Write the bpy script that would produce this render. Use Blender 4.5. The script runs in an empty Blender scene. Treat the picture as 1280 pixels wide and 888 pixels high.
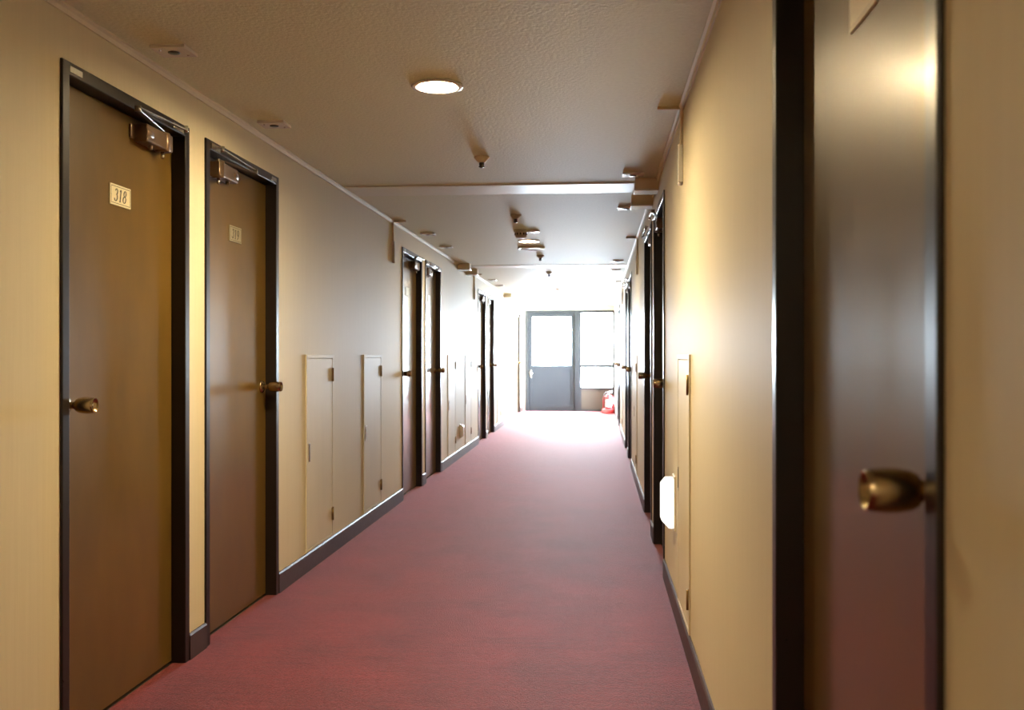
import bpy, bmesh, math, random
from mathutils import Vector, Matrix
random.seed(7)
scene = bpy.context.scene
COL = scene.collection
PI = math.pi

# ------------------------------------------------------------------ sizes (metres)
XL, XR = -1.565, 0.352          # the two long walls
H = 2.2                         # ceiling
YB, YE = -2.6, 20.5             # wall behind the camera, glazed end
WT = 0.16                       # wall thickness
DW, DH = 0.90, 2.04             # outside of the door frames
FACE, REV = 0.040, 0.045        # frame face width, depth from wall face to door leaf
BAY = 5.07

# ------------------------------------------------------------------ materials
def new_mat(name):
    m = bpy.data.materials.new(name); m.use_nodes = True
    nt = m.node_tree; p = nt.nodes['Principled BSDF']
    return m, nt, p
def nd(nt, kind, **kw):
    n = nt.nodes.new(kind)
    for k, v in kw.items():
        setattr(n, k, v)
    return n
def simple(name, col, rough=0.5, metal=0.0, spec=0.5, coat=0.0):
    m, nt, p = new_mat(name)
    p.inputs['Base Color'].default_value = (*col, 1); p.inputs['Roughness'].default_value = rough
    p.inputs['Metallic'].default_value = metal; p.inputs['Specular IOR Level'].default_value = spec
    p.inputs['Coat Weight'].default_value = coat
    tc = nd(nt, 'ShaderNodeTexCoord'); n = nd(nt, 'ShaderNodeTexNoise')
    n.inputs['Scale'].default_value = 35; n.inputs['Detail'].default_value = 3
    nt.links.new(tc.outputs['Object'], n.inputs['Vector'])
    mr = nd(nt, 'ShaderNodeMapRange')
    mr.inputs['To Min'].default_value = max(0.02, rough - 0.05); mr.inputs['To Max'].default_value = rough + 0.05
    nt.links.new(n.outputs['Fac'], mr.inputs['Value']); nt.links.new(mr.outputs['Result'], p.inputs['Roughness'])
    return m
def textured(name, c1, c2, map_scale, noise_scale, rough, bump=0.0, bump_scale=None, bump_map=None, detail=6, spec=0.5, dist=0.002, rough_var=0.06):
    """two-colour noise base with a second noise for relief"""
    m, nt, p = new_mat(name)
    tc = nd(nt, 'ShaderNodeTexCoord'); mp = nd(nt, 'ShaderNodeMapping'); mp.inputs['Scale'].default_value = map_scale
    nt.links.new(tc.outputs['Object'], mp.inputs['Vector'])
    n = nd(nt, 'ShaderNodeTexNoise'); n.inputs['Scale'].default_value = noise_scale; n.inputs['Detail'].default_value = detail
    nt.links.new(mp.outputs['Vector'], n.inputs['Vector'])
    cr = nd(nt, 'ShaderNodeValToRGB')
    cr.color_ramp.elements[0].position = 0.3; cr.color_ramp.elements[0].color = (*c1, 1)
    cr.color_ramp.elements[1].position = 0.7; cr.color_ramp.elements[1].color = (*c2, 1)
    nt.links.new(n.outputs['Fac'], cr.inputs['Fac']); nt.links.new(cr.outputs['Color'], p.inputs['Base Color'])
    mr = nd(nt, 'ShaderNodeMapRange'); mr.inputs['To Min'].default_value = rough - rough_var; mr.inputs['To Max'].default_value = rough + rough_var
    nt.links.new(n.outputs['Fac'], mr.inputs['Value']); nt.links.new(mr.outputs['Result'], p.inputs['Roughness'])
    p.inputs['Specular IOR Level'].default_value = spec
    if bump:
        mp2 = nd(nt, 'ShaderNodeMapping'); mp2.inputs['Scale'].default_value = bump_map or (1, 1, 1)
        nt.links.new(tc.outputs['Object'], mp2.inputs['Vector'])
        n2 = nd(nt, 'ShaderNodeTexNoise'); n2.inputs['Scale'].default_value = bump_scale; n2.inputs['Detail'].default_value = 3
        nt.links.new(mp2.outputs['Vector'], n2.inputs['Vector'])
        b = nd(nt, 'ShaderNodeBump'); b.inputs['Strength'].default_value = bump; b.inputs['Distance'].default_value = dist
        nt.links.new(n2.outputs['Fac'], b.inputs['Height']); nt.links.new(b.outputs['Normal'], p.inputs['Normal'])
    return m, nt, p

M = {}
M['wall'], nt, p = textured('cream vinyl wallpaper', (.685, .615, .447), (.715, .645, .473), (14, 14, .5), 6, .60, .25, 7, (30, 30, .8), spec=.16, dist=.0015, rough_var=.05)
M['ceiling'], nt, p = textured('embossed ceiling paper', (.70, .72, .54), (.76, .78, .60), (1, 1, 1), 60, .66, .9, 75, (1, 1, 1), spec=.35, dist=.0025, rough_var=.05)
M['joint'], nt, p = textured('smooth joint paper', (.72, .73, .60), (.78, .79, .66), (1, 8, 1), 8, .46, .3, 12, (.4, 20, 1), spec=.5, dist=.001)
M['panel'], nt, p = textured('cream painted steel', (.66, .60, .45), (.70, .64, .485), (1, 1, .3), 10, .55, .06, 40, spec=.2)
M['carpet'], nt, p = textured('red loop carpet', (.052, .004, .005), (.235, .028, .029), (1, 1, 1), 85, .64, .9, 200, (1, 1, 1), spec=.2, dist=.004, rough_var=.03)
p.inputs['Sheen Weight'].default_value = 1.0; p.inputs['Sheen Roughness'].default_value = .27
p.inputs['Sheen Tint'].default_value = (1.0, .50, .56, 1)
# slow mottling of the pile
cr = [n for n in nt.nodes if n.type == 'VALTORGB'][0]
tc = [n for n in nt.nodes if n.type == 'TEX_COORD'][0]
big = nd(nt, 'ShaderNodeTexNoise'); big.inputs['Scale'].default_value = 3.2; big.inputs['Detail'].default_value = 5
nt.links.new(tc.outputs['Object'], big.inputs['Vector'])
strk = nd(nt, 'ShaderNodeTexNoise'); strk.inputs['Scale'].default_value = 5.0; strk.inputs['Detail'].default_value = 6
smp = nd(nt, 'ShaderNodeMapping'); smp.inputs['Scale'].default_value = (.8, 6.5, 1)
nt.links.new(tc.outputs['Object'], smp.inputs['Vector']); nt.links.new(smp.outputs['Vector'], strk.inputs['Vector'])
avg = nd(nt, 'ShaderNodeMath', operation='ADD'); nt.links.new(big.outputs['Fac'], avg.inputs[0]); nt.links.new(strk.outputs['Fac'], avg.inputs[1])
mrb = nd(nt, 'ShaderNodeMapRange'); mrb.inputs['From Min'].default_value = .65; mrb.inputs['From Max'].default_value = 1.35; mrb.inputs['To Min'].default_value = .45; mrb.inputs['To Max'].default_value = 1.55
nt.links.new(avg.outputs['Value'], mrb.inputs['Value'])
mul = nd(nt, 'ShaderNodeMix', data_type='RGBA', blend_type='MULTIPLY'); mul.inputs['Factor'].default_value = 1
nt.links.new(cr.outputs['Color'], mul.inputs[6]); nt.links.new(mrb.outputs['Result'], mul.inputs[7])
nt.links.new(mul.outputs[2], p.inputs['Base Color'])
M['leaf'], nt, p = textured('brown door veneer', (.112, .065, .013), (.142, .083, .018), (2.5, 2.5, 1.0), 4, .36, .05, 60, (2, 2, .25), spec=.3, dist=.001, rough_var=.05)
p.inputs['Coat Weight'].default_value = .62; p.inputs['Coat Roughness'].default_value = .14; p.inputs['Coat IOR'].default_value = 1.55
M['frame'] = simple('dark brown steel frame', (.014, .010, .009), .30, 0, .4)
M['base'] = simple('dark brown vinyl skirting', (.050, .026, .022), .45)
M['knob'] = simple('satin bronze', (.44, .34, .21), .24, 1.0)
M['steel'] = simple('bright steel', (.62, .61, .58), .25, 1.0)
M['closer'] = simple('bronze closer paint', (.16, .10, .055), .35, .35)
M['arm'] = simple('dull steel arm', (.30, .26, .22), .32, .9)
M['plate'] = simple('cream number plate', (.78, .72, .52), .35)
M['plate_reflection'] = simple('number plate greyed by painted reflection', (.42, .38, .26), .35, .3)  # grey tone of a reflection put into the plate colour
M['ink'] = simple('black print', (.02, .018, .015), .5)
M['white'] = simple('white plastic', (.80, .78, .74), .20)
M['beige'] = simple('beige plastic', (.66, .57, .42), .40)
M['darkplastic'] = simple('dark lens', (.05, .04, .03), .3)
M['brasshinge'] = simple('aged brass hinge', (.30, .21, .09), .35, .9)
M['alu'] = simple('bronze anodised aluminium', (.012, .013, .016), .5, 0, .3)
M['aludoor'] = simple('blue grey painted door panel', (.012, .014, .019), .55, 0, .3)
M['bronzepanel'] = simple('brown spandrel panel', (.055, .043, .034), .5, 0, .3)
M['red'] = simple('red enamel', (.36, .010, .013), .3)
M['redplastic'] = simple('red plastic stand', (.38, .014, .018), .45)
M['label'] = simple('white paper label', (.85, .85, .82), .6)
M['black'] = simple('black rubber', (.02, .02, .02), .5)

def emit(name, col, strength):
    m = bpy.data.materials.new(name); m.use_nodes = True; nt = m.node_tree
    nt.nodes.remove(nt.nodes['Principled BSDF'])
    e = nt.nodes.new('ShaderNodeEmission'); e.inputs['Color'].default_value = (*col, 1); e.inputs['Strength'].default_value = strength
    nt.links.new(e.outputs['Emission'], nt.nodes['Material Output'].inputs['Surface'])
    return m
M['bulb'] = emit('warm lamp', (1.0, .77, .43), 2900)
M['bulb_dim'] = emit('dim warm lamp', (1.0, .77, .46), 1500)
M['foot'] = emit('lit foot lamp diffuser', (1.0, .96, .86), 1.6)

def glass_mat():
    m = bpy.data.materials.new('clear window glass'); m.use_nodes = True; nt = m.node_tree
    nt.nodes.remove(nt.nodes['Principled BSDF'])
    t = nt.nodes.new('ShaderNodeBsdfTransparent'); t.inputs['Color'].default_value = (.95, .97, .97, 1)
    g = nt.nodes.new('ShaderNodeBsdfGlossy'); g.inputs['Roughness'].default_value = .02
    f = nt.nodes.new('ShaderNodeFresnel'); f.inputs['IOR'].default_value = 1.45
    mx = nt.nodes.new('ShaderNodeMixShader')
    nt.links.new(f.outputs['Fac'], mx.inputs['Fac']); nt.links.new(t.outputs['BSDF'], mx.inputs[1]); nt.links.new(g.outputs['BSDF'], mx.inputs[2])
    nt.links.new(mx.outputs['Shader'], nt.nodes['Material Output'].inputs['Surface'])
    return m
M['glass'] = glass_mat()

# ------------------------------------------------------------------ mesh helpers
class MB:
    """collects shapes; build() links them as ONE mesh object"""
    def __init__(s): s.bm = bmesh.new()
    def _merge(s, b, mtx=None, smooth=False):
        if mtx is not None: bmesh.ops.transform(b, matrix=mtx, verts=b.verts)
        if smooth:
            for f in b.faces: f.smooth = True
        me = bpy.data.meshes.new('tmp'); b.to_mesh(me); b.free(); s.bm.from_mesh(me); bpy.data.meshes.remove(me)
    def box(s, x0, x1, y0, y1, z0, z1, bev=0.0, seg=2):
        b = bmesh.new(); bmesh.ops.create_cube(b, size=1)
        for v in b.verts:
            v.co = Vector(((x0+x1)/2 + v.co.x*(x1-x0), (y0+y1)/2 + v.co.y*(y1-y0), (z0+z1)/2 + v.co.z*(z1-z0)))
        if bev: bmesh.ops.bevel(b, geom=list(b.edges), offset=bev, segments=seg, affect='EDGES', profile=.5)
        s._merge(b); return s
    def prism(s, pts, axis, a0, a1, bev=0.0):
        """closed outline pts (2-D) extruded along axis ('x','y','z') from a0 to a1"""
        b = bmesh.new()
        def put(p, a): return {'x': (a, p[0], p[1]), 'y': (p[0], a, p[1]), 'z': (p[0], p[1], a)}[axis]
        lo = [b.verts.new(put(p, a0)) for p in pts]; hi = [b.verts.new(put(p, a1)) for p in pts]
        b.faces.new(lo); b.faces.new(hi[::-1])
        n = len(pts)
        for i in range(n): b.faces.new((lo[i], hi[i], hi[(i+1) % n], lo[(i+1) % n]))
        bmesh.ops.recalc_face_normals(b, faces=b.faces)
        if bev: bmesh.ops.bevel(b, geom=list(b.edges), offset=bev, segments=2, affect='EDGES', profile=.5)
        s._merge(b); return s
    def lathe(s, prof, mtx, n=32, smooth=True):
        """profile [(r, z)] spun about local z then placed by mtx"""
        b = bmesh.new(); rings = []
        for r, z in prof:
            if r < 1e-6: rings.append([b.verts.new((0, 0, z))])
            else: rings.append([b.verts.new((r*math.cos(2*PI*k/n), r*math.sin(2*PI*k/n), z)) for k in range(n)])
        for A, Bq in zip(rings, rings[1:]):
            for k in range(n):
                k2 = (k+1) % n
                if len(A) == 1 and len(Bq) == 1: continue
                if len(A) == 1: b.faces.new((A[0], Bq[k], Bq[k2]))
                elif len(Bq) == 1: b.faces.new((A[k], Bq[0], A[k2]))
                else: b.faces.new((A[k], Bq[k], Bq[k2], A[k2]))
        bmesh.ops.recalc_face_normals(b, faces=b.faces)
        s._merge(b, mtx, smooth); return s
    def bar(s, p, q, w, t, up=(0, 0, 1), bev=0.0):
        """flat bar from p to q, width w across, thickness t along up"""
        p, q = Vector(p), Vector(q); d = q-p; L = d.length; d.normalize(); up = Vector(up)
        side = d.cross(up).normalized(); up = side.cross(d)
        b = bmesh.new(); bmesh.ops.create_cube(b, size=1)
        for v in b.verts: v.co = Vector((v.co.x*L, v.co.y*w, v.co.z*t))
        if bev: bmesh.ops.bevel(b, geom=list(b.edges), offset=bev, segments=2, affect='EDGES', profile=.5)
        m = Matrix((d, side, up)).transposed().to_4x4(); m.translation = (p+q)/2
        s._merge(b, m); return s
    def tube(s, pts, r, n=10):
        pts = [Vector(q) for q in pts]; b = bmesh.new(); rings = []
        for i, q in enumerate(pts):
            d = (pts[min(i+1, len(pts)-1)] - pts[max(i-1, 0)]).normalized()
            a = d.orthogonal().normalized() if i == 0 else (a - d*a.dot(d)).normalized()
            c = d.cross(a)
            rings.append([b.verts.new(q + r*(math.cos(2*PI*k/n)*a + math.sin(2*PI*k/n)*c)) for k in range(n)])
        for A, Bq in zip(rings, rings[1:]):
            for k in range(n): b.faces.new((A[k], A[(k+1) % n], Bq[(k+1) % n], Bq[k]))
        b.faces.new(rings[0][::-1]); b.faces.new(rings[-1])
        s._merge(b, None, True); return s
    def mesh(s, name, mat):
        bmesh.ops.remove_doubles(s.bm, verts=s.bm.verts, dist=1e-6)
        me = bpy.data.meshes.new(name); s.bm.to_mesh(me); s.bm.free(); me.materials.append(mat)
        return me
    def build(s, name, mat, parent=None):
        return link(name, s.mesh(name, mat), parent)
def link(name, me, parent=None):
    o = bpy.data.objects.new(name, me); COL.objects.link(o)
    if parent is not None: o.parent = parent
    return o
def empty(name, loc=(0, 0, 0), rz=0.0):
    o = bpy.data.objects.new(name, None); COL.objects.link(o); o.empty_display_size = .1
    o.location = loc; o.rotation_euler = (0, 0, rz); return o
def tag(o, label=None, cat=None, group=None, kind=None):
    if label: o['label'] = label
    if cat: o['category'] = cat
    if group: o['group'] = group
    if kind: o['kind'] = kind
    return o
def copy_tree(o, parent=None):
    c = o.copy(); COL.objects.link(c); c.parent = parent
    for ch in list(o.children): copy_tree(ch, c)
    return c
X_AXIS = Matrix.Rotation(PI/2, 4, 'Y')      # local z -> +x
DOWN = Matrix.Rotation(PI, 4, 'X')          # local z -> -z
def at(x, y, z): return Matrix.Translation((x, y, z))

# ------------------------------------------------------------------ layout along the corridor
# doors: (near edge of frame, width, knob side along +Y: -1 near, +1 far)
LEFT_DOORS = [(2.75, DW, -1), (3.81, DW, 1), (7.79, DW, -1), (8.85, DW, 1), (12.83, DW, -1), (13.93, DW, 1), (18.98, DW, 1)]
RIGHT_DOORS = [(1.035, .95, -1), (5.22, .95, -1), (6.44, .95, 1), (10.29, .95, -1), (11.51, .95, 1), (15.36, .95, -1), (16.5, .95, 1)]
SIDE_WIN = (17.55, 20.25, .10, 2.06)         # window in the right wall near the end: y0, y1, z0, z1

def wall_mesh(mb, xi, xo, doors, extra=()):
    """long wall with openings; xi = room face, xo = outside"""
    x0, x1 = min(xi, xo), max(xi, xo)
    ops = sorted([(y+FACE*.6, y+w-FACE*.6, 0, DH-FACE*.6) for y, w, k in doors] + list(extra))
    y = YB
    for a, b, z0, z1 in ops:
        mb.box(x0, x1, y, a, 0, H)
        mb.box(x0, x1, a, b, z1, H)
        if z0 > 0: mb.box(x0, x1, a, b, 0, z0)
        y = b
    mb.box(x0, x1, y, YE+.3, 0, H)
w = MB(); wall_mesh(w, XL, XL-WT, LEFT_DOORS); w = w.build('wall_left', M['wall'])
tag(w, 'long cream papered wall on the left side of the corridor', 'wall', kind='structure')
w = MB(); wall_mesh(w, XR, XR+WT, RIGHT_DOORS, [SIDE_WIN]); w = w.build('wall_right', M['wall'])
tag(w, 'long cream papered wall on the right side of the corridor', 'wall', kind='structure')
w = MB().box(XL-WT, XR+WT, YB-.15, YB, 0, H).build('wall_back', M['wall'])
tag(w, 'cream wall closing the corridor behind the viewer', 'wall', kind='structure')
f = MB().box(XL-WT, XR+WT, YB-.15, YE+.3, -.12, 0).build('floor', M['carpet'])
tag(f, 'red carpeted corridor floor', 'floor', kind='structure')

# ceiling with round holes for the downlights
LAMPS = [(-.61, 3.72), (-.62, 8.86), (-.62, 13.9), (-.61, -1.35)]
HR = .079
c = MB(); y = YB-.15; hx = .13
for lx, ly in sorted(LAMPS, key=lambda q: q[1]):
    c.box(XL-WT, XR+WT, y, ly-hx, H, H+.14)
    c.box(XL-WT, lx-hx, ly-hx, ly+hx, H, H+.14); c.box(lx+hx, XR+WT, ly-hx, ly+hx, H, H+.14)
    b = bmesh.new(); n = 32; inn = []; out = []
    for k in range(n):
        a = 2*PI*(k+.5)/n; ca, sa = math.cos(a), math.sin(a); q = hx/max(abs(ca), abs(sa))
        inn.append((lx+HR*ca, ly+HR*sa)); out.append((lx+q*ca, ly+q*sa))
    vi = [b.verts.new((px, py, H)) for px, py in inn]; vo = [b.verts.new((px, py, H)) for px, py in out]
    vt = [b.verts.new((px, py, H+.14)) for px, py in inn]; vu = [b.verts.new((px, py, H+.14)) for px, py in out]
    for k in range(n):
        k2 = (k+1) % n
        b.faces.new((vi[k], vo[k], vo[k2], vi[k2])); b.faces.new((vi[k], vi[k2], vt[k2], vt[k])); b.faces.new((vt[k], vt[k2], vu[k2], vu[k]))
    # corner fillers of the square plate
    for sx in (-1, 1):
        for sy in (-1, 1):
            near = sorted(range(n), key=lambda k: (out[k][0]-lx-sx*hx)**2 + (out[k][1]-ly-sy*hx)**2)[:2]
            cv = b.verts.new((lx+sx*hx, ly+sy*hx, H)); b.faces.new((vo[near[0]], vo[near[1]], cv))
    bmesh.ops.recalc_face_normals(b, faces=b.faces)
    c._merge(b); y = ly+hx
c.box(XL-WT, XR+WT, y, YE+.3, H, H+.14)
c = c.build('ceiling', M['ceiling']); tag(c, 'low cream embossed ceiling of the corridor', 'ceiling', kind='structure')
# shallow joint covers that cross the ceiling
for i, yy in enumerate((5.90, 11.22, 16.35)):
    t = MB().prism([(yy, H), (yy+.003, H-.003), (yy+.02, H-.0055), (yy+.37, H-.001), (yy+.375, H)], 'x', XL, XR).build('trim_%d' % (i+1), M['joint'])
    tag(t, ['papered joint cover crossing the ceiling nearest the viewer', 'papered joint cover crossing the ceiling midway', 'papered joint cover crossing the ceiling nearest the glazed end'][i], 'trim', kind='structure')
# cornices
def cornice(x, s, name, lab):
    t = MB().prism([(x, H), (x, H-.024), (x+s*.006, H-.024), (x+s*.010, H-.012), (x+s*.018, H-.006), (x+s*.018, H)], 'y', YB, YE)
    tag(t.build(name, M['wall']), lab, 'trim', kind='structure')
cornice(XL, 1, 'trim_4', 'thin pale cornice along the top of the left wall')
cornice(XR, -1, 'trim_5', 'thin pale cornice along the top of the right wall')
# skirting, broken by doors
def skirting(x, s, doors, name, lab, stop=YE):
    b = MB(); y = YB
    for a, wd, k in sorted(doors) + [(stop, 0, 0)]:
        if a-y > .01: b.prism([(x, 0), (x+s*.011, 0), (x+s*.011, .092), (x+s*.006, .100), (x, .100)], 'y', y, a)
        y = a+wd
    tag(b.build(name, M['base']), lab, 'baseboard', kind='structure')
skirting(XL, 1, LEFT_DOORS, 'baseboard_left', 'dark brown skirting along the foot of the left wall')
skirting(XR, -1, RIGHT_DOORS, 'baseboard_right', 'dark brown skirting along the foot of the right wall')

# ------------------------------------------------------------------ room doors (local: +x into the corridor, y along the wall, origin on the floor at the wall face)
def digit(ch):
    """centre-line strokes of an old-style italic numeral in a unit box (x 0..0.6, z 0..1)"""
    def arc(cx, cz, rx, rz, a0, a1, n=18):
        return [(cx+rx*math.cos(math.radians(a0+(a1-a0)*i/n)), cz+rz*math.sin(math.radians(a0+(a1-a0)*i/n))) for i in range(n+1)]
    if ch == '3': return [arc(.28, .76, .20, .22, 165, -90) , arc(.27, .28, .25, .27, 90, -165)]
    if ch == '1': return [[(.12, .84), (.30, .98)], [(.30, .98), (.30, .02)], [(.14, .015), (.46, .015)]]
    if ch == '8': return [arc(.29, .75, .19, .23, 0, 360, 26), arc(.29, .27, .25, .26, 0, 360, 26)]
    if ch == '9': return [arc(.29, .69, .23, .29, 0, 360, 26), [(.52, .69), (.50, .42), (.42, .20), (.28, .06), (.12, .02)]]
def number_mesh(text, x, zc, hgt):
    b = MB(); wid = .70*hgt; tot = wid*len(text)
    for i, ch in enumerate(text):
        for st in digit(ch):
            P = [(-tot/2 + i*wid + (px+.02)*hgt*.88 + (pz-.5)*hgt*.20, zc + (pz-.5)*hgt) for px, pz in st]
            bm = bmesh.new(); L, R = [], []
            for k, (py, pz) in enumerate(P):
                q0, q1 = P[max(k-1, 0)], P[min(k+1, len(P)-1)]
                dy, dz = q1[0]-q0[0], q1[1]-q0[1]; l = math.hypot(dy, dz) or 1
                hw = hgt*(.030 + .052*(abs(dz)/l)**1.5)
                L.append((py - dz/l*hw, pz + dy/l*hw)); R.append((py + dz/l*hw, pz - dy/l*hw))
            lo = [[bm.verts.new((xx, a, bz)) for a, bz in Q] for Q in (L, R) for xx in (x+.0006,)]
            for k in range(len(P)-1): bm.faces.new((lo[0][k], lo[0][k+1], lo[1][k+1], lo[1][k]))
            bmesh.ops.solidify(bm, geom=bm.faces[:], thickness=.0005)
            bmesh.ops.recalc_face_normals(bm, faces=bm.faces)
            b._merge(bm)
    return b
def make_door(name, wd, ks, plate=None, number=None, plate_dx=0.0, closer=True):
    """ks = +1 / -1: knob towards local +y / -y"""
    root = empty(name); a, bq = -wd/2, wd/2; hs = -ks
    P = .008                                                   # frame stands proud of the wall
    f = MB(); D = .115
    for y0, y1 in ((a, a+FACE), (bq-FACE, bq)): f.box(-D, P, y0, y1, 0, DH, .003)
    f.box(-D, P, a+FACE-.004, bq-FACE+.004, DH-FACE, DH, .003)
    # stop bead behind the leaf all round, and sill
    s0 = -REV-.042
    f.box(-D, s0, a+FACE-.002, a+FACE+.02, 0, DH-FACE); f.box(-D, s0, bq-FACE-.02, bq-FACE+.002, 0, DH-FACE)
    f.box(-D, s0, a+FACE, bq-FACE, DH-FACE-.02, DH-FACE); f.box(-D, s0, a+FACE, bq-FACE, 0, .03)
    f = f.build('door_frame', M['frame'], root)
    cp = MB().box(P-.0005, P+.0012, ks*(wd/2-.075)-.035, ks*(wd/2-.075)+.035, DH-.030, DH-.012).build('maker_plate', M['steel'], f)
    MB().box(-REV-.03, -REV+.006, a+FACE, bq-FACE, 0, .0045, .001).build('threshold', M['steel'], root)
    ls = MB().box(-REV-.04, -REV, a+FACE+.003, bq-FACE-.003, .010, DH-FACE-.004, .0015)
    leaf = ls.build('door_leaf', M['leaf'], root)
    # knob on a round rose
    ky, kz = ks*(wd/2-FACE-.062), 1.018
    k = MB().lathe([(0, 0), (.012, 0), (.0110, .026), (.0118, .036), (.0190, .041), (.0225, .048), (.0250, .062), (.0254, .076), (.0240, .090), (.0228, .097),
                    (.0215, .0990), (.0195, .0970), (.0165, .092), (.009, .0895), (0, .089)], at(-REV, ky, kz) @ X_AXIS, 32).build('door_knob', M['knob'], root)
    MB().lathe([(0, 0), (.031, 0), (.031, .004), (.027, .009), (.017, .012), (.013, .013)], at(-REV, ky, kz) @ X_AXIS, 32).build('rosette', M['knob'], k)
    MB().lathe([(0, .0885), (.0060, .0885), (.0060, .0915), (.004, .093), (0, .093)], at(-REV, ky, kz) @ X_AXIS, 16).build('key_cylinder', M['steel'], k)
    if plate:
        pm = MB().box(-REV-.001, -REV+.004, plate_dx-.072, plate_dx+.072, 1.672, 1.742, .0015)
        pl = pm.build('number_plate', plate, root)
        bd = MB(); t = .0016; e = .006
        for y0, y1, z0, z1 in ((-.072+e, .072-e, 1.742-e-t, 1.742-e), (-.072+e, .072-e, 1.672+e, 1.672+e+t), (-.072+e, -.072+e+t, 1.672+e, 1.742-e), (.072-e-t, .072-e, 1.672+e, 1.742-e)):
            bd.box(-REV+.0035, -REV+.0043, plate_dx+y0, plate_dx+y1, z0, z1)
        bd.build('border_line', M['ink' if number else 'plate_reflection'], pl)
        if number:
            nb = number_mesh(number, -REV+.004, 1.707, .042).build('room_number', M['ink'], pl)
            nb.location.y = plate_dx
    if closer:
        # body on the leaf near the hinge, main arm out to the knee, forearm back to the head
        y1 = hs*(wd/2-.115); y0 = hs*(wd/2-.385); zz0, zz1 = 1.914, 1.976
        lo, hi = min(y0, y1), max(y0, y1)
        c_ = MB().box(-REV, -REV+.052, lo+.03, hi-.03, zz0, zz1, .006, 3)
        c_.box(-REV, -REV+.008, lo, hi, zz0+.008, zz1-.008, .002)
        sp = hs*(wd/2-.185)
        c_.lathe([(0, 0), (.0245, 0), (.027, .003), (.027, .066), (.0245, .069), (0, .069)], at(-REV+.029, sp, zz0-.0035), 24)
        c_.lathe([(0, 0), (.0245, 0), (.027, .004), (.027, .05), (.025, .053), (0, .053)], at(-REV+.028, y0+hs*.028, (zz0+zz1)/2) @ Matrix.Rotation(-PI/2*hs, 4, 'X'), 24)
        c_.lathe([(0, 0), (.008, 0), (.008, .012), (.005, .016), (0, .016)], at(-REV+.03, y0+hs*.10, zz0) @ DOWN, 12)
        body = c_.build('door_closer', M['closer'], root)
        zs = zz1+.010; kx, kyy = .036, hs*(wd/2-.485)
        arm = MB().lathe([(0, 0), (.009, 0), (.009, .013), (.006, .016), (0, .016)], at(-REV+.029, sp, zz1), 16)
        arm.bar((-REV+.029, sp, zs), (kx, kyy, zs+.002), .018, .006, bev=.002)
        arm.lathe([(0, 0), (.011, 0), (.011, .018), (0, .018)], at(kx, kyy, zs-.002), 16)
        arm.build('closer_arm', M['arm'], body)
        fa = MB().bar((kx, kyy, zs+.012), (P+.028, hs*(wd/2-.10), zs+.024), .013, .006, bev=.002)
        fa.box(P-.001, P+.006, hs*(wd/2-.10)-.055, hs*(wd/2-.10)+.035, DH-.036, DH-.012, .001)
        fa.lathe([(0, 0), (.008, 0), (.008, .024), (0, .024)], at(P+.028, hs*(wd/2-.10), zs+.014), 14)
        fa.box(P, P+.030, hs*(wd/2-.10)-.012, hs*(wd/2-.10)+.012, zs+.028, zs+.035, .001)
        fa.build('closer_link', M['steel'], body)
        MB().lathe([(0, 0), (.0065, 0), (.0065, .022), (.004, .026), (0, .026)], at(-REV+.029, sp, zz0-.003) @ DOWN, 14).build('spindle_cap', M['steel'], body)
    return root
def set_door(root, side, y, wd, label):
    root.location = (XL, y+wd/2, 0) if side < 0 else (XR, y+wd/2, 0)
    root.rotation_euler = (0, 0, 0 if side < 0 else PI)
    tag(root, label, 'door', 'guest room doors', 'structure')
n = 1
LL = ['brown guest room door with cream plate reading 318, leftmost on the left wall',
      'brown guest room door with plate reading 319, a reflection painted in grey, on the left wall',
      'third door from the viewer on the left wall, just beyond the two low access panels',
      'fourth door from the viewer on the left wall, its knob on the far edge',
      'fifth door from the viewer on the left wall, first of the farthest pair',
      'sixth door from the viewer on the left wall, second of the farthest pair',
      'last door on the left wall, next to the dark glazed exit door']
protos = {}
for i, (y, wd, k) in enumerate(LEFT_DOORS):
    nm = 'door_%d' % n; n += 1
    if i == 0: d = make_door(nm, wd, k, M['plate'], '318')
    elif i == 1: d = make_door(nm, wd, k, M['plate_reflection'], '319')
    else:
        if k not in protos: d = protos[k] = make_door(nm, wd, k, M['plate_reflection'])
        else: d = copy_tree(protos[k]); d.name = nm
    set_door(d, -1, y, wd, LL[i])
RL = ['nearest door at the right edge, large blurred brown leaf with bronze knob',
      'second door from the viewer on the right wall, just beyond the glowing foot lamp',
      'third door from the viewer on the right wall, far one of the black framed pair',
      'fourth door from the viewer on the right wall, midway along the corridor',
      'fifth door from the viewer on the right wall, beside the midway door',
      'sixth door from the viewer on the right wall, near the bright end',
      'last door on the right wall, beside the bright side window']
protos = {}
for i, (y, wd, k) in enumerate(RIGHT_DOORS):
    nm = 'door_%d' % n; n += 1
    if i == 0: d = make_door(nm, wd, -k, M['plate'], None)
    else:
        if k not in protos: d = protos[k] = make_door(nm, wd, -k, M['plate_reflection'])
        else: d = copy_tree(protos[k]); d.name = nm
    set_door(d, 1, y, wd, RL[i])

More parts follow.
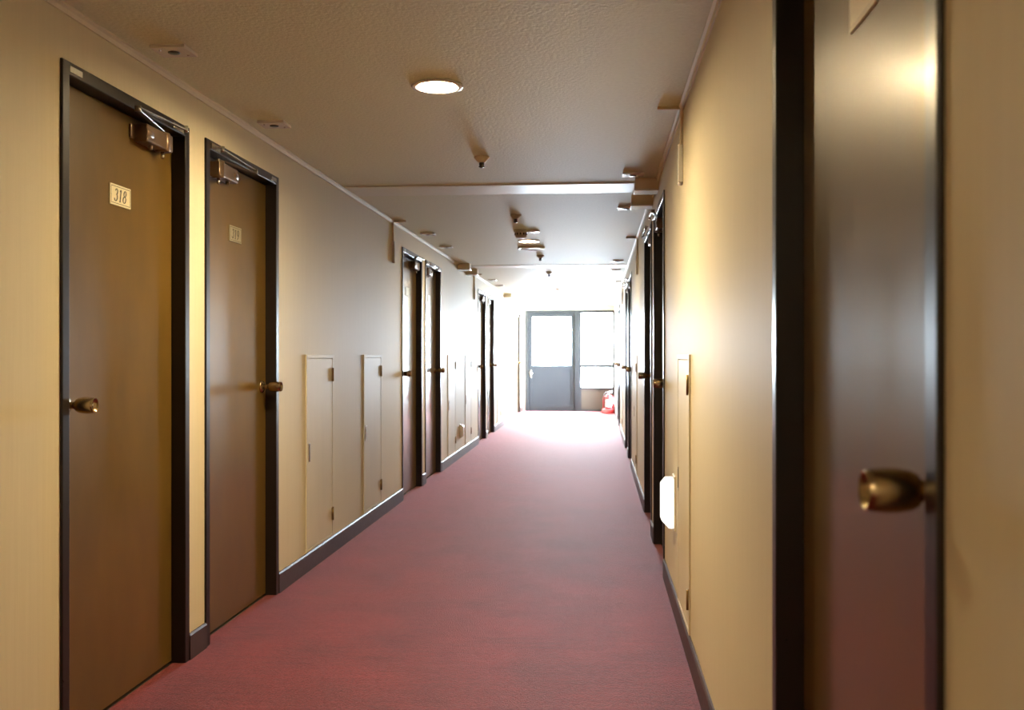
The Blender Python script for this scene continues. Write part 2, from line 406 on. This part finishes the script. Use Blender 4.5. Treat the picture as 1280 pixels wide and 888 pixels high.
# ------------------------------------------------------------------ glazed end: exit door and fixed window
EX0, EX1 = -1.50, -.42
we = MB().box(XL, EX0, YE, YE+.15, 0, H).box(EX0, XR, YE, YE+.15, 2.10, H).build('wall_end', M['white'])
tag(we, 'narrow wall strip and head around the glazed end of the corridor', 'wall', kind='structure')
d = empty('door_%d' % n, ((EX0+EX1)/2, YE, 0)); hw = (EX1-EX0)/2
fr = MB().box(-hw, -hw+.07, -.03, .10, 0, 2.10, .003).box(hw-.05, hw+.05, -.03, .10, 0, 2.10, .003).box(-hw+.07, hw-.05, -.03, .10, 2.045, 2.10, .003).box(-hw+.07, hw-.05, -.03, .10, 0, .012)
fr.box(-hw+.06, -hw+.085, .047, .09, 0, 2.05).box(hw-.067, hw-.04, .047, .09, 0, 2.05).box(-hw+.06, hw-.04, .047, .09, 2.03, 2.06).box(-hw+.06, hw-.04, .047, .09, 0, .03)
fr.build('door_frame', M['alu'], d)
a, bq = -hw+.073, hw-.053
lf = MB().box(a, a+.075, .0, .045, .014, 2.042, .002).box(bq-.075, bq, .0, .045, .014, 2.042, .002).box(a+.075, bq-.075, .0, .045, 1.96, 2.042, .002)
lf.box(a+.075, bq-.075, .0, .045, .88, .955, .002).box(a+.075, bq-.075, .0, .045, .014, .13, .002)
lf = lf.build('door_leaf', M['aludoor'], d)
MB().box(a+.070, bq-.070, .012, .033, .125, .885).build('lower_panel', M['aludoor'], lf)
MB().box(a+.070, bq-.070, .018, .026, .95, 1.965).build('glass_pane', M['glass'], lf)
hd = MB().box(a+.020, a+.060, -.008, 0, .70, .86, .002)
hd.lathe([(0, 0), (.012, 0), (.012, .03), (.026, .034), (.028, .05), (.024, .062), (0, .064)], at(a+.04, -.006, .79) @ Matrix.Rotation(PI/2, 4, 'X'), 20)
hd.build('door_handle', M['steel'], d)
MB().box(a+.01, bq-.01, -.012, 0, .02, .10, .003).build('kick_plate', M['alu'], d)
tag(d, 'dark grey exit door with tall glass at the far end', 'door', None, 'structure')
x0, x1 = EX1+.05, XR
wn = empty('window_1', ((x0+x1)/2, YE, 0)); hw = (x1-x0)/2
fr = MB().box(-hw, -hw+.03, -.02, .09, 0, 2.10, .002).box(hw-.05, hw, -.02, .09, 0, 2.10, .002).box(-hw+.03, hw-.05, -.02, .09, 2.04, 2.10, .002)
fr.box(-hw+.03, hw-.05, -.02, .09, .905, .975, .002).box(-hw+.03, hw-.05, -.02, .09, .455, .50, .002).box(-hw+.03, hw-.05, -.02, .09, 0, .04, .002)
fr.build('window_frame', M['alu'], wn)
MB().box(-hw+.025, hw-.045, .02, .03, .96, 2.045).build('upper_pane', M['glass'], wn)
MB().box(-hw+.025, hw-.045, .02, .03, .495, .93).build('lower_pane', M['glass'], wn)
MB().box(-hw+.025, hw-.045, .005, .05, .035, .46).build('lower_panel', M['bronzepanel'], wn)
tag(wn, 'fixed window with two bright panes beside the exit door', 'window', None, 'structure')
# side window in the right wall beside the end
y0, y1, z0, z1 = SIDE_WIN
wn = empty('window_2', (XR, (y0+y1)/2, 0)); hy = (y1-y0)/2
fr = MB()
for q0, q1 in ((-hy, -hy+.04), (-.02, .02), (hy-.04, hy)): fr.box(.004, .05, q0, q1, z0, z1, .002)
for q0, q1 in ((z0, z0+.04), (z1-.04, z1)): fr.box(.004, .05, -hy+.04, hy-.04, q0, q1)
fr.build('window_frame', M['white'], wn)
MB().box(.014, .022, -hy+.035, -.015, z0+.035, z1-.035).build('near_pane', M['glass'], wn)
MB().box(.014, .022, .015, hy-.035, z0+.035, z1-.035).build('far_pane', M['glass'], wn)
tag(wn, 'bright side window at the far end of the right wall', 'window', None, 'structure')

# ------------------------------------------------------------------ access panels (local as doors: +x into the corridor)
def make_panel(hs):
    """hs: hinge side along local y"""
    r = empty('access_panel'); W, Z0, Z1 = .27, .104, 1.172
    f = MB()
    for y0, y1 in ((-W, -W+.020), (W-.020, W)): f.box(0, .007, y0, y1, Z0, Z1, .0015)
    f.box(0, .007, -W+.020, W-.020, Z1-.020, Z1, .0015); f.box(0, .007, -W+.020, W-.020, Z0, Z0+.014, .0015)
    f.build('panel_frame', M['panel'], r)
    dd = MB().box(0, .0055, -W+.023, W-.023, Z0+.017, Z1-.023, .0012).build('panel_door', M['panel'], r)
    for z in (.235, 1.055):
        h = MB().lathe([(0, 0), (.0052, 0), (.0052, .078), (0, .078)], at(.010, hs*(W-.021), z-.039), 12)
        h.box(.0048, .0075, hs*(W-.021)-.016, hs*(W-.021)+.016, z-.036, z+.036, .0008)
        h.build('hinge', M['brasshinge'], r)
    lt = MB().box(.005, .0085, -hs*(W-.050)-.011, -hs*(W-.050)+.011, .59, .69, .001)
    lt = lt.build('latch', M['steel'], r)
    MB().box(.0083, .0095, -hs*(W-.050)-.004, -hs*(W-.050)+.004, .60, .68, .0004).build('latch_slot', M['ink'], lt)
    return r
pa = make_panel(1); first = True
PL = [(5.445, 'low cream access panel beside the 319 door on the left wall'),
      (6.75, 'low cream access panel next before the third door on the left wall'),
      (10.48, 'low cream access panel just past the second pair of left doors'),
      (11.83, 'low cream access panel next before the fifth left door'),
      (15.55, 'low pale access panel just past the third pair of left doors'),
      (16.90, 'low pale access panel nearest the glazed end on the left wall')]
for y, lab in PL:
    o = pa if first else copy_tree(pa); first = False
    o.location = (XL, y, 0); tag(o, lab, 'access panel', 'access panels in the left wall')
pb = make_panel(1); first = True
for y, lab in [(4.05, 'low cream access panel on the right wall nearest the viewer, beside the glowing foot lamp'), (9.13, 'low cream access panel on the right wall past the pair of black framed doors'),
               (14.2, 'low cream access panel on the right wall nearest the bright end')]:
    o = pb if first else copy_tree(pb); first = False
    o.location = (XR, y, 0); o.rotation_euler = (0, 0, PI); tag(o, lab, 'access panel', 'access panels in the right wall')

# ------------------------------------------------------------------ wall foot lamps
def foot_lamp(name, mat):
    r = empty(name)
    MB().box(0, .010, -.06, .06, -.125, .125, .003).build('back_plate', M['beige'], r)
    MB().prism([(.010, -.112), (.032, -.112), (.066, -.075), (.066, .085), (.044, .112), (.010, .112)], 'y', -.05, .05, .004).build('lamp_cover', mat, r)
    MB().lathe([(0, 0), (.004, 0), (.003, .003), (0, .003)], at(.010, 0, -.119) @ X_AXIS, 10).build('screw', M['steel'], r)
    return r
fl = foot_lamp('foot_lamp', M['foot']); fl.location = (XR, 4.52, .50); fl.rotation_euler = (0, 0, PI)
tag(fl, 'glowing white box lamp low on the right wall', 'lamp')
fl = foot_lamp('foot_lamp', M['white']); fl.location = (XL, 11.14, .30); fl.scale = (.65, .65, .65)
tag(fl, 'small unlit white box lamp low on the left wall between two access panels', 'lamp')

# ------------------------------------------------------------------ ceiling fittings
def make_downlight():
    r = empty('downlight')
    MB().lathe([(.074, 0), (.098, -.001), (.100, -.004), (.096, -.008), (.082, -.009), (.0745, -.006), (.074, 0)], at(0, 0, 0), 40).build('trim_ring', M['white'], r)
    MB().lathe([(.0745, -.004), (.0735, .035), (.066, .08), (.045, .11), (0, .118)], at(0, 0, 0), 40).build('reflector', M['white'], r)
    b = MB().lathe([(0, -.006), (.018, -.004), (.032, .006), (.039, .022), (.037, .040), (.025, .062), (.016, .075), (.016, .10), (0, .10)], at(0, 0, 0), 28).build('bulb', M['bulb'], r)
    return r
dl = make_downlight()
DLAB = ['round recessed ceiling downlight glowing warm, nearest the viewer', 'round recessed downlight midway along the ceiling, before the speaker', 'round recessed downlight nearest the bright glazed end', 'round recessed downlight in the ceiling behind the viewer']
for i, (x, y) in enumerate(LAMPS):
    o = dl if i == 0 else copy_tree(dl)
    o.location = (x, y, H); tag(o, DLAB[i], 'ceiling light', 'recessed downlights')
    if i:                                   # all lamps but the nearest are set weaker
        for ch in o.children:
            if ch.name.startswith('bulb'): ch.data = ch.data.copy(); ch.data.materials[0] = M['bulb_dim']
def make_head():
    r = empty('sprinkler_head')
    MB().lathe([(0, 0), (.040, 0), (.040, -.005), (.036, -.010), (.024, -.024), (.018, -.030), (0, -.030)], at(0, 0, 0), 28).build('base', M['beige'], r)
    MB().lathe([(0, -.029), (.013, -.029), (.014, -.040), (.011, -.046), (.016, -.049), (.016, -.052), (.006, -.058), (0, -.059)], at(0, 0, 0), 20).build('sensor_tip', M['darkplastic'], r)
    return r
sh = make_head()
for i, (x, y, lab) in enumerate([(-.60, 5.08, 'cream heat detector on the ceiling just past the nearest downlight'), (-.60, 7.21, 'cream heat detector on the ceiling just before the larger smoke detector'),
        (-.59, 10.15, 'cream heat detector on the ceiling just past the round speaker'), (-.60, 12.2, 'fourth heat detector from the viewer along the ceiling line'), (-.62, 15.27, 'heat detector on the ceiling nearest the bright end')]):
    o = sh if i == 0 else copy_tree(sh)
    o.name = 'heat_detector' if i == 0 else 'heat_detector.%03d' % i
    o.location = (x, y, H); tag(o, lab, 'heat detector', 'heat detectors along the ceiling')
r = empty('smoke_detector', (-.63, 8.10, H))
MB().lathe([(0, 0), (.062, 0), (.062, -.012), (.057, -.020), (0, -.020)], at(0, 0, 0), 32).build('base', M['beige'], r)
hd = MB().lathe([(0, -.019), (.050, -.019), (.052, -.040), (.047, -.056), (.034, -.066), (0, -.068)], at(0, 0, 0), 32).build('sensor_head', M['beige'], r)
vn = MB()
for k in range(12):
    q = 2*PI*k/12; vn.bar((.050*math.cos(q), .050*math.sin(q), -.024), (.0515*math.cos(q), .0515*math.sin(q), -.042), .014, .004, up=(math.cos(q), math.sin(q), 0))
vn.build('vent_slots', M['darkplastic'], hd)
tag(r, 'domed smoke detector on the ceiling midway, before the second downlight', 'smoke detector')
r = empty('ceiling_cover', (-.53, 8.13, H))
MB().lathe([(0, 0), (.052, 0), (.052, -.008), (.046, -.013), (0, -.014)], at(0, 0, 0), 32).build('cover_plate', M['white'], r)
MB().lathe([(0, -.013), (.006, -.013), (.005, -.017), (0, -.017)], at(0, 0, 0), 12).build('screw', M['steel'], r)
tag(r, 'flat round white cover on the ceiling right beside the smoke detector', 'cover plate')
r = empty('ceiling_speaker', (-.63, 9.36, H))
MB().lathe([(.108, 0), (.130, 0), (.130, -.014), (.124, -.020), (.108, -.018), (.108, 0)], at(0, 0, 0), 40).build('rim', M['beige'], r)
MB().lathe([(0, -.014), (.109, -.012), (.109, -.001), (0, -.001)], at(0, 0, 0), 40).build('grille', M['beige'], r)
tag(r, 'flat round speaker on the ceiling just past the second downlight', 'speaker')
# square ceiling plates, one before every door
def make_plate():
    r = empty('ceiling_plate')
    MB().box(-.06, .06, -.055, .055, -.012, 0, .002).build('cover_plate', M['white'], r)
    MB().lathe([(0, -.011), (.020, -.011), (.020, -.014), (.016, -.016), (0, -.016)], at(0, 0, 0), 20).build('indicator_lens', M['darkplastic'], r)
    for s in (-1, 1): MB().lathe([(0, -.009), (.005, -.009), (.004, -.0145), (0, -.0145)], at(.036*s, .030*s, 0), 10).build('screw', M['steel'], r)
    return r
cpz = make_plate()
CP = [(-1.42, 3.20, 'square ceiling plate above the 318 door'), (-1.43, 4.26, 'square ceiling plate above the 319 door'), (-1.43, 8.24, 'square ceiling plate above the third left door'),
      (-1.43, 9.25, 'square ceiling plate above the fourth left door'), (-1.44, 13.35, 'square ceiling plate above the fifth left door'), (-1.44, 14.45, 'square ceiling plate above the sixth left door'),
      (.20, 5.62, 'square ceiling plate above the second right door'), (.20, 6.90, 'square ceiling plate above the third right door'), (.22, 10.8, 'square ceiling plate above the fourth right door'),
      (.22, 11.95, 'square ceiling plate above the fifth right door')]
for i, (x, y, lab) in enumerate(CP):
    o = cpz if i == 0 else copy_tree(cpz)
    o.location = (x, y, H); tag(o, lab, 'ceiling plate', 'square ceiling plates by the doors')
# boxes hung where the joint covers meet a wall
def make_jbox():
    r = empty('junction_box')
    MB().box(0, .135, -.07, .07, -.066, 0, .004).build('box_body', M['beige'], r)
    MB().box(-.001, .139, -.074, .074, -.075, -.064, .003).build('lid', M['white'], r)
    return r
jb = make_jbox()
for i, (x, y, rz, lab) in enumerate([(XR, 5.83, PI, 'nearer cream ceiling box at the top of the right wall'), (XR, 6.42, PI, 'farther cream ceiling box at the top of the right wall'),
        (XL, 11.02, 0, 'cream ceiling box at the top of the left wall, before the midway joint'), (XL, 11.72, 0, 'cream ceiling box at the top of the left wall, past the midway joint'),
        (XL, 16.4, 0, 'pale ceiling box on the left wall nearest the bright end')]):
    o = jb if i == 0 else copy_tree(jb)
    o.location = (x, y, H); o.rotation_euler = (0, 0, rz); tag(o, lab, 'junction box', 'boxes where the ceiling joints meet the walls')
# surface wiring: stub on the ceiling, drop on the wall with a thicker sleeve
def make_wire():
    r = empty('wiring_duct')
    MB().box(0, .105, -.011, .011, H-.014, H, .002).box(0, .013, -.011, .011, 2.02, H-.014, .002).build('duct', M['beige'], r)
    MB().box(0, .021, -.016, .016, 1.885, 2.04, .003).lathe([(0, 0), (.011, 0), (.013, .006), (.009, .013), (0, .014)], at(.012, 0, 1.887) @ DOWN, 14).build('sleeve', M['white'], r)
    return r
wr = make_wire()
for i, (x, y, rz, lab) in enumerate([(XL, 7.42, 0, 'thin cream wiring duct down the left wall before the third door'), (XL, 12.40, 0, 'thin cream wiring duct down the left wall before the fifth door'),
        (XR, 4.12, PI, 'thin cream wiring duct down the right wall nearest the viewer'), (XR, 8.65, PI, 'thin cream wiring duct down the right wall past the third door'), (XR, 13.8, PI, 'thin cream wiring duct down the right wall nearest the bright end')]):
    o = wr if i == 0 else copy_tree(wr)
    o.location = (x, y, 0); o.rotation_euler = (0, 0, rz); tag(o, lab, 'wiring duct', 'surface wiring ducts on the walls')

# ------------------------------------------------------------------ fire extinguisher on its stand
sx, sy = .215, 19.85
st = empty('extinguisher_stand', (sx, sy, 0))
MB().lathe([(0, 0), (.132, 0), (.135, .012), (.128, .070), (.115, .090), (.085, .092), (.082, .020), (0, .020)], at(0, 0, 0), 32).build('base', M['redplastic'], st)
bk = MB()
for s in (-1, 1): bk.tube([(s*.10, .02, .085), (s*.10, .02, .30), (s*.085, .02, .335), (s*.05, .05, .345)], .009)
bk.tube([(-.05, .05, .345), (0, .085, .345), (.05, .05, .345)], .009)
bk.build('holder_rail', M['redplastic'], st)
tag(st, 'red plastic stand holding the extinguisher by the far window', 'stand')
ex = empty('fire_extinguisher', (sx, sy, .0205))
MB().lathe([(0, 0), (.066, 0), (.070, .008), (.070, .29), (.062, .325), (.040, .35), (.022, .36), (.022, .37), (0, .37)], at(0, 0, 0), 32).build('tank', M['red'], ex)
lb = MB(); bm_ = bmesh.new(); A = [];
for k in range(17):
    q = -PI/2 - .95 + 1.9*k/16
    A.append([bm_.verts.new((.0706*math.cos(q), .0706*math.sin(q), zz)) for zz in (.11, .25)])
for a_, b_ in zip(A, A[1:]): bm_.faces.new((a_[0], b_[0], b_[1], a_[1]))
lb._merge(bm_); lb.build('paper_label', M['label'], ex)
vh = MB().lathe([(0, .37), (.020, .37), (.020, .40), (.014, .405), (0, .405)], at(0, 0, 0), 16)
vh.bar((-.015, 0, .41), (.085, 0, .44), .018, .006, bev=.001).bar((-.015, 0, .402), (.075, 0, .398), .016, .006, bev=.001)
vh.build('valve_handle', M['steel'], ex)
MB().tube([(-.015, 0, .39), (-.06, 0, .40), (-.088, 0, .36), (-.090, 0, .25), (-.088, 0, .12)], .009).build('hose', M['black'], ex)
tag(ex, 'small red fire extinguisher with white label by the far window', 'fire extinguisher')

# ------------------------------------------------------------------ daylight
world = bpy.data.worlds.new('overcast sky'); scene.world = world; world.use_nodes = True
bg = world.node_tree.nodes['Background']; bg.inputs['Color'].default_value = (.82, .93, 1.06, 1); bg.inputs['Strength'].default_value = 215.0
def portal(name, loc, rot, sx, sy):
    l = bpy.data.lights.new(name, 'AREA'); l.shape = 'RECTANGLE'; l.size = sx; l.size_y = sy; l.energy = 1; l.cycles.is_portal = True
    o = bpy.data.objects.new(name, l); COL.objects.link(o); o.location = loc; o.rotation_euler = rot
portal('end_daylight', ((XL+XR)/2, YE+.16, 1.25), (-PI/2, 0, 0), 1.9, 1.7)
portal('side_daylight', (XR+WT+.02, (SIDE_WIN[0]+SIDE_WIN[1])/2, 1.1), (0, PI/2, 0), 2.1, 2.5)

# ------------------------------------------------------------------ camera and output
cam = bpy.data.cameras.new('camera'); co = bpy.data.objects.new('camera', cam); COL.objects.link(co)
co.location = (0, 0, 1.17); co.rotation_euler = (PI/2, 0, math.atan(107/1230))
cam.sensor_width = 36; cam.lens = 36*1230/1280; cam.clip_start = .02
cam.dof.use_dof = True; cam.dof.focus_distance = 4.2; cam.dof.aperture_fstop = 4.5
scene.camera = co
vs = scene.view_settings
vs.view_transform = 'Standard'; vs.look = 'None'; vs.gamma = 1; vs.use_curve_mapping = False; vs.exposure = 0
try:
    scene.cycles.max_bounces = 12; scene.cycles.diffuse_bounces = 6; scene.cycles.glossy_bounces = 5
    scene.cycles.sample_clamp_indirect = 8; scene.cycles.use_denoising = True
except Exception: pass
